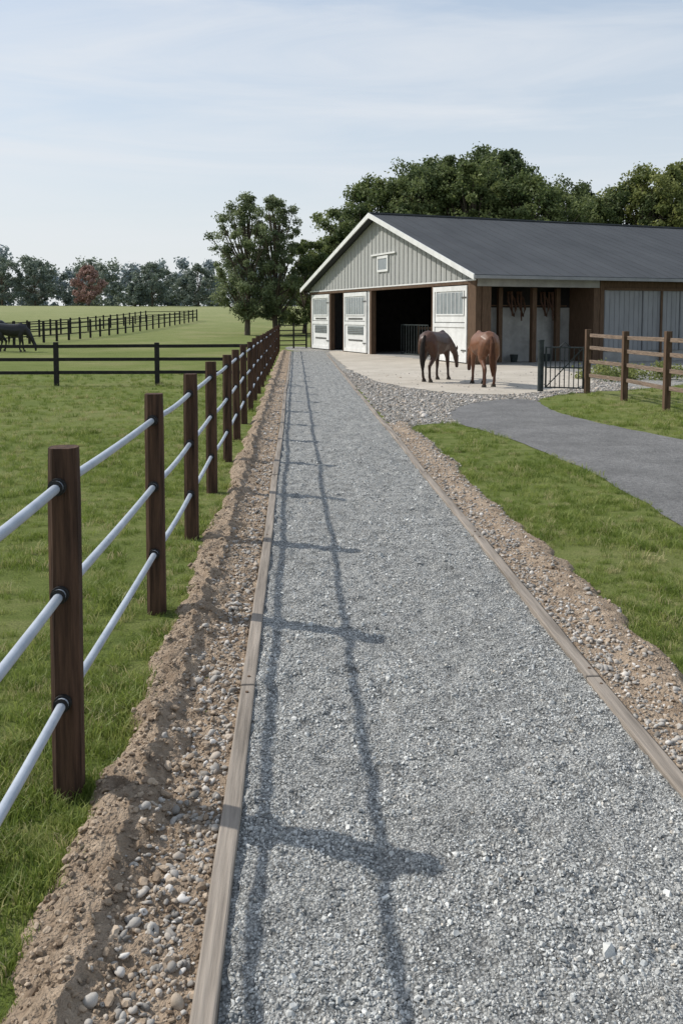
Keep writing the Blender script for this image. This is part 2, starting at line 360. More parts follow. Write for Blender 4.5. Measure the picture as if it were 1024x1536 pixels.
x,y,r=sample(PL+.01,PR-.01,1.5,9,lambda x,y:50/(1+(np.maximum(y,1.5)/6)**2),2)
sc=r.lognormal(math.log(.019),.35,len(x));scatter('path_gravel_stones',np.stack([x,y,pz(x,y)+sc*.1],1),sc,chips)
x,y,r=sample(-.62,-.29,1.2,26,lambda x,y:3000/(1+(np.maximum(y,1.5)/6)**2),3)
k=r.random(len(x))<np.clip((x+.60)/.2,0.03,1);x=x[k];y=y[k]
sc=np.minimum(r.lognormal(math.log(.017),.5,len(x)),.055)*(1+.02*y);scatter('border_pebbles',np.stack([x,y,zl(x,y)+sc*.1],1),sc,pebs)
x,y,r=sample(-.82,-.29,1.2,16,lambda x,y:3200/(1+(np.maximum(y,1.5)/5)**2.2),4)
k=x>ledge(y)+.01;x=x[k];y=y[k]
sc=np.minimum(r.lognormal(math.log(.012),.65,len(x)),.05);scatter('soil_clumps',np.stack([x,y,zl(x,y)+sc*.1],1),sc,clods)
x,y,r=sample(1.585,2.15,1.5,16,lambda x,y:2800/(1+(np.maximum(y,1.5)/7)**2),5)
k=(r.random(len(x))<np.clip(1.15-(x-1.59)/.38*(1-np.clip((y-8)/5,0,.8)),0.03,1))&(x<redge(y));x=x[k];y=y[k]
sc=np.minimum(r.lognormal(math.log(.020),.45,len(x)),.055);scatter('border_pebbles',np.stack([x,y,zr(x,y)+sc*.1],1),sc,pebs)
x,y,r=sample(1.6,2.2,1.5,12,lambda x,y:1300/(1+(np.maximum(y,1.5)/5)**2.2),6)
k=x<redge(y)-.02;x=x[k];y=y[k]
sc=np.minimum(r.lognormal(math.log(.013),.55,len(x)),.05);scatter('soil_clumps',np.stack([x,y,zr(x,y)+sc*.1],1),sc,clods)
r=np.random.default_rng(11);x=r.uniform(1.5,9,38000);y=r.uniform(13.5,30,38000)
k=ins(yard_s,x,y)&(~ins(asph_s,x,y))&((~ins(sand,x,y))|(r.random(38000)<.03))&(x>1.6);x=x[k];y=y[k]
sc=r.lognormal(math.log(.038),.45,len(x));scatter('yard_stones',np.stack([x,y,np.full(len(x),.010)],1),sc,pebs)
def gd(x,y): 
    d=np.maximum(np.sqrt(x*x+y*y),2.2);return 700/(1+(d/6.0)**2.4)
def grass(name,x0,x1,y0,y1,mask,seed):
    r=np.random.default_rng(seed);n=int((x1-x0)*(y1-y0)*640);x=r.uniform(x0,x1,n);y=r.uniform(y0,y1,n)
    pat=np.clip(.15+1.5*fbm(x*.9,y*.9,12)+.5+.5*vnoise(x*3.2,y*3.2,8)-.25,.12,1.2)
    k=(r.random(n)<gd(x,y)/640*pat)&mask(x,y);x=x[k];y=y[k];d=np.sqrt(x*x+y*y)
    sc=r.uniform(.6,1.15,len(x))*(1+np.clip(d-6,0,40)*.02)*(.5+1.0*vnoise(x*2.6,y*2.6,3))
    return scatter(name,np.stack([x,y,terr(x,y)-.002],1),sc,tufts,False)
grass('lawn_grass',-16,-.64,1,30,lambda x,y:(x<ledge(y)+.03)&(x>-.42*y-1.6),31)
grass('lawn_grass',1.9,3.85,2,16.2,lambda x,y:(x>redge(y)-.03)&(~ins(asph_s,x,y))&(~ins(yard_s,x,y)),32)
grass('lawn_grass',4.7,13,12,26,lambda x,y:(~ins(asph_s,x,y))&(~ins(yard_s,x,y)),33)
# ---------------------------------------------------------------- pipe fence
fe=empty('pipe_rail_fence');ypost=[-.6,1.45,3.38,5.5,7.35,9.3,11.3]+[11.3+2.0*i for i in range(1,19)]
FX=-.90;px=[]
for i,yp in enumerate(ypost):
    xx=FX+random.uniform(-.015,.015);px.append(xx);h=1.40+random.uniform(-.015,.015);w=.058
    b=B();n=8;ring=12
    tilt=random.uniform(-.008,.008)
    for k in range(n+1):
        z=-.2+(h+.2)*k/n
        for q in range(ring):
            t=2*math.pi*q/ring;cx,cy=math.cos(t),math.sin(t);s=1/max(abs(cx),abs(cy))**.82
            jit=1+.025*math.sin(q*2.3+i)+random.uniform(-.014,.014);ww=w*(1 if k<n else .94)
            b.v.append((xx+cx*s*ww*jit+tilt*z,yp+cy*s*ww*jit,z))
    for k in range(n):
        for q in range(ring): b.f.append((k*ring+q,k*ring+(q+1)%ring,(k+1)*ring+(q+1)%ring,(k+1)*ring+q))
    b.f.append(tuple(n*ring+q for q in range(ring)))
    b.obj('post',M['post'],fe)
for zi,z in enumerate((1.25,.83,.40)):
    b=B();rb=B()
    for i in range(len(ypost)-1):
        pts=[];K=6
        for k in range(K+1):
            u=k/K;sag=-.018*math.sin(math.pi*u)*(1 if i%2 else .4)
            pts.append((px[i]*(1-u)+px[i+1]*u,ypost[i]*(1-u)+ypost[i+1]*u,z+sag))
        b.tube(pts,.0185,12,False)
    b.obj('pipe_rail',M['rail'],fe,True)
    cap=B()
    for i,yp in enumerate(ypost):
        for s in (-1,1):
            rb.tube([(px[i],yp+s*.050,z),(px[i],yp+s*.074,z)],.034,14)
            cap.tube([(px[i],yp+s*.075,z),(px[i],yp+s*.090,z)],.026,14)
            rb.tube([(px[i],yp+s*.091,z),(px[i],yp+s*.097,z)],.029,14)
    rb.obj('rubber_collar',M['rubber'],fe);cap.obj('pipe_sleeve',M['rail'],fe,False)
# ---------------------------------------------------------------- other fences
def rail_fence(name,pts,h,rails,pw,rh,mat,pmat=None,thick=.02):
    e=empty(name);b=B();rl=B()
    for (x,y) in pts:
        z0=float(terr(x,y));b.box(x-pw,x+pw,y-pw,y+pw,z0-.2,z0+h+random.uniform(-.02,.02))
    for i in range(len(pts)-1):
        (x0,y0),(x1,y1)=pts[i],pts[i+1];z0=float(terr(x0,y0));z1=float(terr(x1,y1))
        for zr_ in rails:
            d=Vector((x1-x0,y1-y0,0)).normalized();nn=Vector((-d.y,d.x,0))*(thick)
            k=len(rl.v);a=Vector((x0,y0,z0+zr_))+nn;c=Vector((x1,y1,z1+zr_))+nn
            j0=random.uniform(-.012,.012);j1=random.uniform(-.012,.012)
            for p,jj in ((a,j0),(c,j1)):
                for sx,sz in ((-1,-1),(1,-1),(1,1),(-1,1)):
                    q=p+nn*sx*.9;rl.v.append((q.x,q.y,q.z+sz*rh+jj))
            for s in range(4): rl.f.append((k+s,k+(s+1)%4,k+4+(s+1)%4,k+4+s))
            rl.f+=[(k+3,k+2,k+1,k),(k+4,k+5,k+6,k+7)]
    b.obj('posts',pmat or mat,e,bevel=.008);rl.obj('rails',mat,e,bevel=.005)
    return e
rail_fence('black_board_fence',[(-1.05-2.73*i,23.9+.05*i) for i in range(9)],1.19,(1.08,.72,.36),.06,.045,M['blackfence'])
def lerp_pts(a,b,n): return [(a[0]+(b[0]-a[0])*i/n,a[1]+(b[1]-a[1])*i/n) for i in range(n+1)]
rail_fence('paddock_fence',lerp_pts((-18.5,55),(-13,116),24),1.55,(1.35,.95,.5),.075,.04,M['blackfence'])
rail_fence('paddock_fence',lerp_pts((-22.5,58),(-19,112),20)+[(-13.1,117)],1.45,(1.3,.9,.5),.07,.04,M['blackfence'])
rail_fence('paddock_fence',lerp_pts((-18.6,55),(-45,56),10),1.5,(1.35,.95,.5),.075,.04,M['blackfence'])
rail_fence('stable_gate_fence',[(-.95,51),(-.1,51.3),(.65,51.6)],1.5,(1.35,1.05,.75,.45,.2),.05,.03,M['blackfence'])
rf=[(7.15,20.9),(7.35,19.0),(7.40,16.9),(7.5,14.9),(7.65,12.9),(7.85,10.9)]
rail_fence('wooden_rail_fence',rf,1.58,(1.42,1.12,.80,.46),.062,.042,M['brownrail'],M['brownpost'],thick=.03)
g=empty('metal_yard_gate');b=B()
b.tube([(6.13,21.4,-.1),(6.13,21.4,1.27)],.075,12);b.tube([(6.13,21.4,1.27),(6.13,21.4,1.31)],.085,12);b.obj('gate_post',M['gatemetal'],g)
b=B();A=Vector((6.25,21.36,0));C=Vector((7.08,21.0,0))
def P(u,z): q=A.lerp(C,u);return (q.x,q.y,z)
for z in (.12,.62,1.12): b.tube([P(0,z),P(1,z)],.018,6)
for i in range(9): b.tube([P(i/8,.1),P(i/8,1.14)],.013 if i%8 else .024,6)
b.tube([P(.35,1.12),P(.5,1.25),P(.65,1.12)],.016,6)
b.tube([P(0,.12),P(1,1.12)],.014,6);b.obj('gate_leaf',M['gatemetal'],g)
# ---------------------------------------------------------------- barn
bn=empty('horse_barn',(7.0,33.3,0),R(19));W=18.6;LN=38;EZ=3.6;RZ=6.75;HY=W/2
def bp(name,mat,boxes,bev=0):
    b=B()
    for q in boxes: b.box(*q)
    return b.obj(name,M[mat],bn,bevel=bev)
b=B();zt=lambda y:EZ+(RZ-EZ)*(1-abs(y-HY)/HY)-.10
b.v+=[(0,0,3.32),(0,W,3.32),(0,W,zt(W)),(0,HY,zt(HY)),(0,0,zt(0)),(.12,0,3.32),(.12,W,3.32),(.12,W,zt(W)),(.12,HY,zt(HY)),(.12,0,zt(0))]
b.f+=[(0,4,3,2,1),(5,6,7,8,9),(0,1,6,5)];b.obj('gable_siding',M['siding'],bn)
b=B();gb=B();y=.25
while y<W-.1:
    b.box(-.03,-.001,y,y+.07,3.34,zt(y+.03)-.02)
    gb.box(-.006,-.001,y+.072,y+.14,3.34,zt(y+.08)-.02);y+=.44
b.obj('battens',M['batten'],bn);gb.obj('grooves',M['gap'],bn)
bp('gable_beam','brownpost',[(-.06,.14,-.02,W+.02,3.14,3.32)])
bp('beam_flashing','white',[(-.075,-.062,-.02,W+.02,3.27,3.33)])
bp('gable_posts','brownpost',[(-.05,.2,y0,y1,0,3.14) for y0,y1 in ((.0,.62),(3.46,3.62),(9.9,10.12),(13.42,13.6),(15.4,15.55),(18.35,18.6))])
bp('gable_wall_infill','white',[(0,.12,10.12,10.45,0,3.14)])
def door(y0,y1,low):
    t=-.05
    bp('door_panel','white',[(t,.08,y0,y1,0.06,3.10)])
    w=y1-y0;fr=.14
    bp('door_frame','white',[(t-.035,t-.002,y0,y0+fr,.06,3.10),(t-.035,t-.002,y1-fr,y1,.06,3.10),(t-.035,t-.002,y0+fr,y1-fr,2.90,3.10),(t-.035,t-.002,y0+fr,y1-fr,.06,.24),(t-.035,t-.002,y0+fr,y1-fr,1.45,1.60)])
    bp('door_window','glass',[(t-.02,t-.003,y0+.3,y1-.3,1.98,2.84)])
    bp('window_bars','white',[(t-.03,t-.021,y0+.3+(w-.6)*i/7-.015,y0+.3+(w-.6)*i/7+.015,1.98,2.84) for i in range(1,7)]+[(t-.032,t-.021,y0+.24,y0+.30,1.92,2.90),(t-.032,t-.021,y1-.30,y1-.24,1.92,2.90),(t-.032,t-.021,y0+.3,y1-.3,1.92,1.98)])
    bp('door_joint','gap',[(t-.006,t-.001,y0+fr,y1-fr,1.62,1.65)])
    if low:
        bp('door_vent','glass',[(t-.02,t-.003,y0+.4,y1-.5,.95,1.38)])
        bp('vent_slats','gap',[(t-.03,t-.021,y0+.4,y1-.5,1.0+.09*i,1.03+.09*i) for i in range(4)]+[(t-.02,t-.003,y0+.5,y1-.6,1.72,1.80),(t-.02,t-.003,y0+.5,y1-.6,.62,.70)])
    bp('door_hinges','gap',[(t-.05,t-.036,y0+.02,y0+.4,z,z+.06) for z in (.5,2.6)])
door(.64,3.44,False);door(10.46,13.40,True);door(15.57,18.33,True)
bp('gable_hatch','white',[(-.07,-.03,8.0,8.12,4.0,4.75),(-.07,-.03,9.1,9.22,4.0,4.75),(-.07,-.03,8.12,9.1,4.63,4.75),(-.07,-.03,8.12,9.1,4.0,4.10),(-.09,-.03,7.2,9.9,4.80,4.88)])
bp('hatch_pane','glass',[(-.045,-.031,8.12,9.1,4.10,4.63)])
bp('corner_post','brownpost',[(.22,.62,-.03,.33,0,3.05),(1.3,1.38,1.3,1.4,0,3.0)])
bp('porch_beam','concrete',[(.0,5.75,-.06,.14,3.05,3.42)])
bp('porch_posts','brownpost',[(1.75,1.93,1.2,1.38,0,3.05),(3.1,3.3,.8,1.0,0,3.05),(4.55,4.75,1.2,1.38,0,3.05),(5.45,5.75,-.08,.2,0,3.05)])
bp('porch_back_wall','concrete',[(.3,5.5,1.6,1.75,0,2.25)])
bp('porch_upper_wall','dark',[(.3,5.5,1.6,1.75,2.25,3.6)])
bp('porch_sides','brownpost',[(.05,.2,.33,.64,0,3.1)])
bp('porch_end_wall','brownpost',[(5.5,5.7,.2,1.75,0,3.2)])
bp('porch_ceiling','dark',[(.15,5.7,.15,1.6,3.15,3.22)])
bp('porch_shelf','brownpost',[(.6,5.2,1.4,1.58,2.3,2.35)])
tk=B()
for i,xx in enumerate((1.0,2.3,2.75,3.9,4.3)):
    tk.tube([(xx,1.4,2.9),(xx-.02,1.35,2.5),(xx+.14,1.3,2.1),(xx+.26,1.35,1.9),(xx+.36,1.35,2.2),(xx+.3,1.4,2.6),(xx+.05,1.4,2.9)],.045,6)
    tk.tube([(xx+.1,1.3,2.9),(xx+.12,1.25,1.7+.2*(i%2))],[.06,.03],6)
tk.obj('hanging_harness',M['leather'],bn)
bk=B()
for xx in (.95,2.5,4.1): bk.tube([(xx,1.2,0),(xx,1.2,.32)],[.13,.17],12)
bk.obj('feed_buckets',M['gatemetal'],bn)
bp('door_pilaster','brownpost',[(5.76,5.96,-.1,.12,0,3.35)])
bp('side_wall_header','brownpost',[(5.97,LN,-.06,.12,3.0,3.42)])
bp('side_wall','concrete',[(5.97,LN,.0,.15,0,.45)])
b=B();x=6.0
while x<LN:
    b.box(x,min(x+1.95,LN),-.05,.02,.45,3.0);x+=2.0
b.obj('sliding_door_panels',M['steelgrey'],bn,bevel=.01)
b=B();x=6.0
while x<LN:
    b.box(x+.02,x+.05,-.07,-.052,.45,3.0) ;x+=.25
b.obj('door_ribs',M['steelgrey'],bn)
bp('door_rail','brownpost',[(5.97,LN,-.13,-.062,2.96,3.06),(8.9,9.0,-.12,-.075,0,2.95)])
bp('rear_walls','steelgrey',[(0.2,LN,W-.15,W,0,3.6),(LN-.15,LN,.15,W-.15,0,3.6)])
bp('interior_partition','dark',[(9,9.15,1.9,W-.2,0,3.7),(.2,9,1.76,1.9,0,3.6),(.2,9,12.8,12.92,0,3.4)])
bp('stall_rails','brownpost',[(2,2.1,4,4.1,0,1.4),(2,2.1,8.8,8.9,0,1.5),(2,2.08,4.1,8.8,1.25,1.37),(2,2.08,4.1,8.8,.7,.8)])
bp('stall_gate','gatemetal',[(1.2,1.24,6.3+.28*i,6.34+.28*i,.1,1.45) for i in range(11)]+[(1.2,1.24,6.3,9.14,1.45,1.5),(1.2,1.24,6.3,9.14,.05,.1)])
bp('barn_floor','concrete',[(.15,9,1.9,W-.2,.0,.02)])
bp('stall_interior_wall','brownpost',[(4.5,4.6,3.0,6.0,0,2.2),(4.5,4.6,9,12,0,2.6)])
sl=(RZ-EZ)/HY;ov=.55;xo=-.45
def slab(name,s,mat,top,th):
    b=B();ye=-ov if s<0 else W+ov;ze=EZ-ov*sl
    pts=[(ye,ze+top),(HY,RZ+top)]
    for x in (xo,LN+.4):
        b.v+=[(x,pts[0][0],pts[0][1]),(x,pts[1][0],pts[1][1]),(x,pts[1][0],pts[1][1]-th),(x,pts[0][0],pts[0][1]-th)]
    b.f+=[(0,1,2,3),(4,7,6,5),(0,4,5,1),(1,5,6,2),(2,6,7,3),(3,7,4,0)]
    return b.obj(name,M[mat],bn)
slab('roof_near',-1,'roof',.06,.09);slab('roof_far',1,'roof',.06,.09)
b=B();x=0
while x<LN:
    for s in (-1,1):
        ye=-ov if s<0 else W+ov;k=len(b.v);ze=EZ-ov*sl
        for xx in (x,x+.03):
            b.v+=[(xx,ye,ze+.061),(xx,HY,RZ+.061),(xx,HY,RZ+.072),(xx,ye,ze+.072)]
        b.f+=[(k,k+1,k+2,k+3),(k+4,k+7,k+6,k+5),(k+3,k+2,k+6,k+7),(k,k+3,k+7,k+4)]
    x+=.6
b.obj('roof_seams',M['roof'],bn)
bp('ridge_cap','roof',[(xo-.02,LN+.4,HY-.18,HY+.18,RZ+.03,RZ+.10)])
b=B()
for s in (-1,1):
    ye=-ov-.02 if s<0 else W+ov+.02;ze=EZ-(ov+.02)*sl;k=len(b.v)
    for x in (xo-.05,xo-.003):
        b.v+=[(x,ye,ze+.08),(x,HY,RZ+.08),(x,HY,RZ-.16),(x,ye,ze-.14)]
    b.f+=[(k,k+1,k+2,k+3),(k+4,k+7,k+6,k+5),(k,k+4,k+5,k+1),(k+1,k+5,k+6,k+2),(k+2,k+6,k+7,k+3),(k+3,k+7,k+4,k)]
b.obj('barge_boards',M['white'],bn)
ze=EZ-ov*sl
bp('eave_gutter','steelgrey',[(xo,LN+.4,-ov-.10,-ov-.005,ze-.09,ze+.03)])
# ---------------------------------------------------------------- trees
def leaves(centers,radii,n,size,rr,flat=.8,tonebase=None):
    cs=np.repeat(np.array(centers),n,0);rs=np.repeat(np.array(radii),n);m=len(cs)
    d=rr.normal(size=(m,3));d/=np.linalg.norm(d,axis=1)[:,None]
    q=rs*(rr.random(m)**.5)*(1+.5*(rr.random(m)<.25)*rr.random(m))
    p=cs+d*q[:,None]*np.array([1,1,flat])+rr.normal(size=(m,3))*size*.3
    nrm=d*.5+rr.normal(size=(m,3))*.8+np.array([0,0,.3]);nrm/=np.linalg.norm(nrm,axis=1)[:,None]
    t=np.cross(nrm,rr.normal(size=(m,3)));t/=np.linalg.norm(t,axis=1)[:,None];u=np.cross(nrm,t)
    s=(size*rr.uniform(.55,1.25,m))[:,None]
    v=np.stack([p-t*s*.5,p+u*s*.32,p+t*s*.5,p-u*s*.32],1).reshape(-1,3)
    ct=np.repeat(rr.uniform(.1,.75,len(centers)),n) if tonebase is None else np.repeat(tonebase,n)
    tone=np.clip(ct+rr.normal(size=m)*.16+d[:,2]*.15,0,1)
    return v,tone
def tree_mesh(seed,H,Wd,base,nc=60,nl=260,ls=.26,pointed=.0):
    rr=np.random.default_rng(seed);b=B();C=[];Rd=[]
    r0=H*.017+.06
    top=Vector((rr.uniform(-.4,.4),rr.uniform(-.3,.3),H*.86));pts=[Vector((0,0,-.3))]
    for k in range(1,7):
        u=k/6;pts.append(Vector((top.x*u+rr.uniform(-.15,.15),top.y*u+rr.uniform(-.15,.15),-.3+(top.z+.3)*u)))
    b.tube(pts,[r0*(1-.13*k) for k in range(7)],8)
    ph=rr.uniform(0,6.28,4)
    for i in range(nc):
        u=(i+rr.random())/nc;z=base+(H-base)*u*.96
        prof=max(.12,math.sin(math.pi*min(1,max(0,(u*.86+.12)))**(1.0+pointed)))**.6
        a=rr.uniform(0,6.28)
        lobe=1+.25*math.sin(3*a+ph[0]+z*.5)+.18*math.sin(5*a+ph[1]-z*.9)
        rad=Wd/2*prof*lobe*(1+.14*math.sin(z*1.3+ph[2]))
        q=rad*math.sqrt(rr.uniform(.1,1.0))
        cx=math.cos(a)*q;cy=math.sin(a)*q
        C.append((cx,cy,z+rr.uniform(-.4,.4)));Rd.append(Wd*rr.uniform(.04,.115))
        if i%2==0:
            k=min(5,max(1,int(z/H*6*.75)));s=pts[k]
            mid=(s+Vector((cx,cy,z)))/2+Vector((0,0,-.2))
            b.tube([s,mid,Vector((cx,cy,z))],[r0*.35,r0*.22,r0*.08],5,False)
    v,t=leaves(C,Rd,nl,ls,rr)
    return b,v,t
CACHE={}
def add_tree(name,loc,mesh,mat,sc=1,rz=0):
    b,v,t=mesh[:3]
    e=empty(name,(loc[0],loc[1],float(terr(loc[0],loc[1]))),rz);e.scale=(sc,sc,sc)
    key=id(mesh)
    if key not in CACHE:
        me1=bpy.data.meshes.new('trunk');me1.from_pydata(b.v,[],b.f);me1.materials.append(M['bark'])
        CACHE[key]=(me1,{},mesh)
    me1,lm,_=CACHE[key]
    if mat not in lm: lm[mat]=quads('foliage',v,M[mat],t)
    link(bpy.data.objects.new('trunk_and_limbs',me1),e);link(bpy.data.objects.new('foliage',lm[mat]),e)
tA=tree_mesh(1,17,11,3,130,210,.34);tB=tree_mesh(2,16,12,2.5,140,210,.34);tC=tree_mesh(3,18,10,3,130,210,.34);tD=tree_mesh(4,13,8,1.5,100,190,.30)
pop=tree_mesh(9,12.8,6.4,1.7,165,150,.21,pointed=.1);pop2=tree_mesh(14,12.8,5.4,1.4,145,150,.21)
add_tree('poplar_tree',(-4.35,79),pop,'leafP',.98,.4)
add_tree('poplar_tree',(-1.75,80),pop2,'leafP',1.0,2)
add_tree('deciduous_tree',(.8,83),tD,'leafA',.68,1)
add_tree('deciduous_tree',(2.2,88),tD,'leafB',.62,3)
def at(px,d): return ((px-443)/1300*d,d)
lst=[(533,82,tD,'leafB',.98),(570,86,tB,'leafA',.95),(618,84,tA,'leafB',.96),(668,85,tC,'leafB',.96),(708,82,tA,'leafA',1.0),(755,88,tC,'leafB',.99),(800,82,tB,'leafA',.98),(850,90,tA,'leafB',.86),(895,84,tD,'leafA',1.0),(935,86,tB,'leafB',.92),(985,84,tA,'leafC',.97),(1030,86,tC,'leafC',.93),(1080,84,tB,'leafA',1.0),(1150,88,tA,'leafB',1.0),(640,100,tB,'leafB',1.03),(740,102,tA,'leafB',1.03),(840,70,tD,'leafA',.78),(1240,90,tB,'leafB',1),(508,92,tD,'leafA',.8),(915,72,tD,'leafB',.72),(770,72,tD,'leafB',.8),(700,76,tD,'leafA',.9)]
for i,(p,d,t,mm,s) in enumerate(lst): add_tree('deciduous_tree',at(p,d),t,mm,s*d/86,i*1.3)
def treeline(name,x0,x1,dist,hmin,hmax,mat,seed,step=6,size=.9,nl=70):
    rr=np.random.default_rng(seed);C=[];Rd=[];x=x0;tb=[]
    while x<x1:
        d=dist+rr.uniform(-8,8);h=rr.uniform(hmin,hmax)*(.75+.5*float(vnoise(x*.04,0,seed)));w=rr.uniform(6,12);z0=float(terr(x,d));tn=rr.uniform(.1,.8)
        for k in range(18):
            u=rr.random();rad=w/2*math.sin(math.pi*(.2+.75*u))
            C.append((x+rr.uniform(-1,1)*rad,d+rr.uniform(-1,1)*rad,z0+h*(.05+.9*u)));Rd.append(rr.uniform(.8,1.9)*h/10);tb.append(np.clip(tn+rr.uniform(-.2,.2),0,1))
        x+=rr.uniform(.5,1.1)*step
    v,t=leaves(C,Rd,nl,size,rr,.85,np.array(tb));me=quads(name,v,M[mat],t);return link(bpy.data.objects.new(name,me))
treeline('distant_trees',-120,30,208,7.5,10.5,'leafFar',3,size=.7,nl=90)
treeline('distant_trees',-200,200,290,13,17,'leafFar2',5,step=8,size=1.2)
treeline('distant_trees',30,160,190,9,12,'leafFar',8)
def small_tree(name,px_,d,h,w,mat,seed):
    t=tree_mesh(seed,h,w,h*.10,60,120,.45);add_tree(name,at(px_,d),t,mat,1,seed)
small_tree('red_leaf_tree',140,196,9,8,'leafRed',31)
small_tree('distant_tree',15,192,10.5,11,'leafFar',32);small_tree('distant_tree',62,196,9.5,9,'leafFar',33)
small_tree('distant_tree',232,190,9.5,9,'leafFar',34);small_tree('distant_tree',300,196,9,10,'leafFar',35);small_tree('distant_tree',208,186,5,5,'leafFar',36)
rr=np.random.default_rng(77);C=[];Rd=[]
for i in range(60):
    C.append((rr.uniform(8.6,16),rr.uniform(24.5,27),rr.uniform(.05,.3)));Rd.append(rr.uniform(.2,.4))
v,t=leaves(C,Rd,160,.09,rr);me=quads('shrub_bed',v,M['leafC'],t);link(bpy.data.objects.new('shrub_bed',me))
# ---------------------------------------------------------------- horses
import bmesh
def blob(chains,vox,name,mat,parent,smooth_it=4):
    base=bmesh.new();bmesh.ops.create_icosphere(base,subdivisions=2,radius=1);bv=[v.co.copy() for v in base.verts];bf=[[v.index for v in f.verts] for f in base.faces];base.free()
    V=[];F=[]
    for ch in chains:
        for i in range(len(ch)-1):
            p0,a0=Vector(ch[i][0]),Vector(ch[i][1]);p1,a1=Vector(ch[i+1][0]),Vector(ch[i+1][1])
            L_=(p1-p0).length;st=max(2,int(L_/(min(min(a0),min(a1))*.3)))
            for k in range(st+1):
                u=k/st;p=p0.lerp(p1,u);a=a0.lerp(a1,u);n=len(V)
                V+=[(p.x+c.x*a.x,p.y+c.y*a.y,p.z+c.z*a.z) for c in bv];F+=[[n+q for q in f] for f in bf]
    me=bpy.data.meshes.new(name);me.from_pydata(V,[],F);o=bpy.data.objects.new(name,me);link(o,parent);me.materials.append(mat)
    m=o.modifiers.new('r','REMESH');m.mode='VOXEL';m.voxel_size=vox;m.use_smooth_shade=True
    m=o.modifiers.new('s','SMOOTH');m.iterations=smooth_it;m.factor=.5
    return o
def horse(name,loc,hd,coat,points,pose='low',step=0,mane=True,sc=1,turn=0):
    e=empty(name,(loc[0],loc[1],float(terr(loc[0],loc[1]))+.012),R(hd));e.scale=(sc,)*3
    if pose=='low': nk=[((.62,0,1.17),(.22,.18,.28)),((.86,turn*.3,1.14),(.16,.12,.21)),((1.10,turn*.7,.98),(.13,.10,.16)),((1.26,turn,.80),(.105,.09,.125))];hdv=[((1.26,turn,.80),(.105,.09,.125)),((1.34,turn,.66),(.10,.085,.12)),((1.40,turn,.50),(.068,.062,.078)),((1.42,turn,.38),(.062,.058,.06))];ear=(1.24,turn,.93);eye=(1.36,turn,.70)
    else: nk=[((.62,0,1.15),(.22,.17,.27)),((.84,0,1.02),(.15,.11,.18)),((1.0,turn*.5,.75),(.11,.09,.14)),((1.10,turn,.5),(.09,.08,.11))];hdv=[((1.10,turn,.5),(.09,.08,.11)),((1.16,turn,.36),(.10,.08,.10)),((1.2,turn,.2),(.065,.06,.07)),((1.2,turn,.08),(.055,.055,.05))];ear=(1.05,turn,.6);eye=(1.2,turn,.38)
    trunk=[((-.82,0,1.20),(.13,.21,.20)),((-.62,0,1.22),(.23,.305,.31)),((-.3,0,1.18),(.24,.30,.32)),((.05,0,1.12),(.26,.33,.36)),((.35,0,1.13),(.26,.29,.36)),((.62,0,1.17),(.22,.21,.28))]
    withers=[((.25,0,1.40),(.10,.07,.08)),((.48,0,1.44),(.12,.07,.09)),((.70,0,1.34),(.10,.07,.10))]
    ch=[trunk,withers,nk,hdv];hoofs=[]
    for s,st in ((1,step),(-1,-step)):
        y=.165*s
        ch.append([((-.64,y*.8,1.12),(.23,.165,.28)),((-.61,y,.93),(.21,.145,.19)),((-.53,y,.77),(.145,.10,.13))])
        ch.append([((-.53,y,.80),(.14,.095,.13)),((-.67+st*.4,y*.95,.62),(.085,.068,.095)),((-.79+st*.7,y*.9,.49),(.06,.05,.065)),((-.76+st*.9,y*.9,.34),(.044,.040,.045)),((-.745+st,y*.9,.17),(.048,.045,.048)),((-.69+st,y*.9,.07),(.046,.044,.04))])
        hoofs.append((-.665+st,y*.9))
        y=.15*s
        ch.append([((.50,y,1.08),(.17,.10,.24)),((.44,y,.88),(.14,.095,.14)),((.47-st*.4,y,.70),(.082,.068,.10)),((.49-st*.7,y*.95,.47),(.058,.055,.06)),((.49-st*.9,y*.95,.32),(.042,.040,.045)),((.49-st,y*.95,.17),(.046,.044,.048)),((.53-st,y*.95,.07),(.046,.044,.04))])
        hoofs.append((.555-st,y*.95))
    blob(ch,.022,'body',coat,e)
    b=B()
    for (hx,hy) in hoofs: b.tube([(hx,hy,0),(hx-.012,hy,.045),(hx-.03,hy,.085)],[.072,.063,.05],12)
    b.obj('hooves',M['hoof'],e)
    blob([[((-.93,0,1.30),(.05,.045,.05)),((-1.01,0,1.15),(.065,.07,.09)),((-1.04,.01,.85),(.065,.09,.12)),((-1.03,.0,.6),(.055,.085,.12)),((-1.01,-.01,.34),(.02,.03,.06))],[((-.88,0,1.36),(.05,.04,.04)),((-.93,0,1.30),(.05,.045,.05))]],.02,'tail',points,e,2)
    if mane:
        blob([[((c[0][0]-.03,c[0][1]+.02,c[0][2]+c[1][2]*.88),(.05,.05,.07)) for c in nk]],.02,'mane',points,e,2)
    b=B()
    for s in (-1,1):
        b.tube([(ear[0],ear[1]+s*.055,ear[2]-.05),(ear[0]+.01,ear[1]+s*.07,ear[2]+.03),(ear[0]+.02,ear[1]+s*.07,ear[2]+.10)],[.028,.034,.006],8)
    b.obj('ears',coat,e,True)
    b=B()
    for s in (-1,1): b.tube([(eye[0],eye[1]+s*.06,eye[2]),(eye[0],eye[1]+s*.087,eye[2])],[.022,.012],8)
    b.obj('eyes',M['rubber'],e,True)
    return e
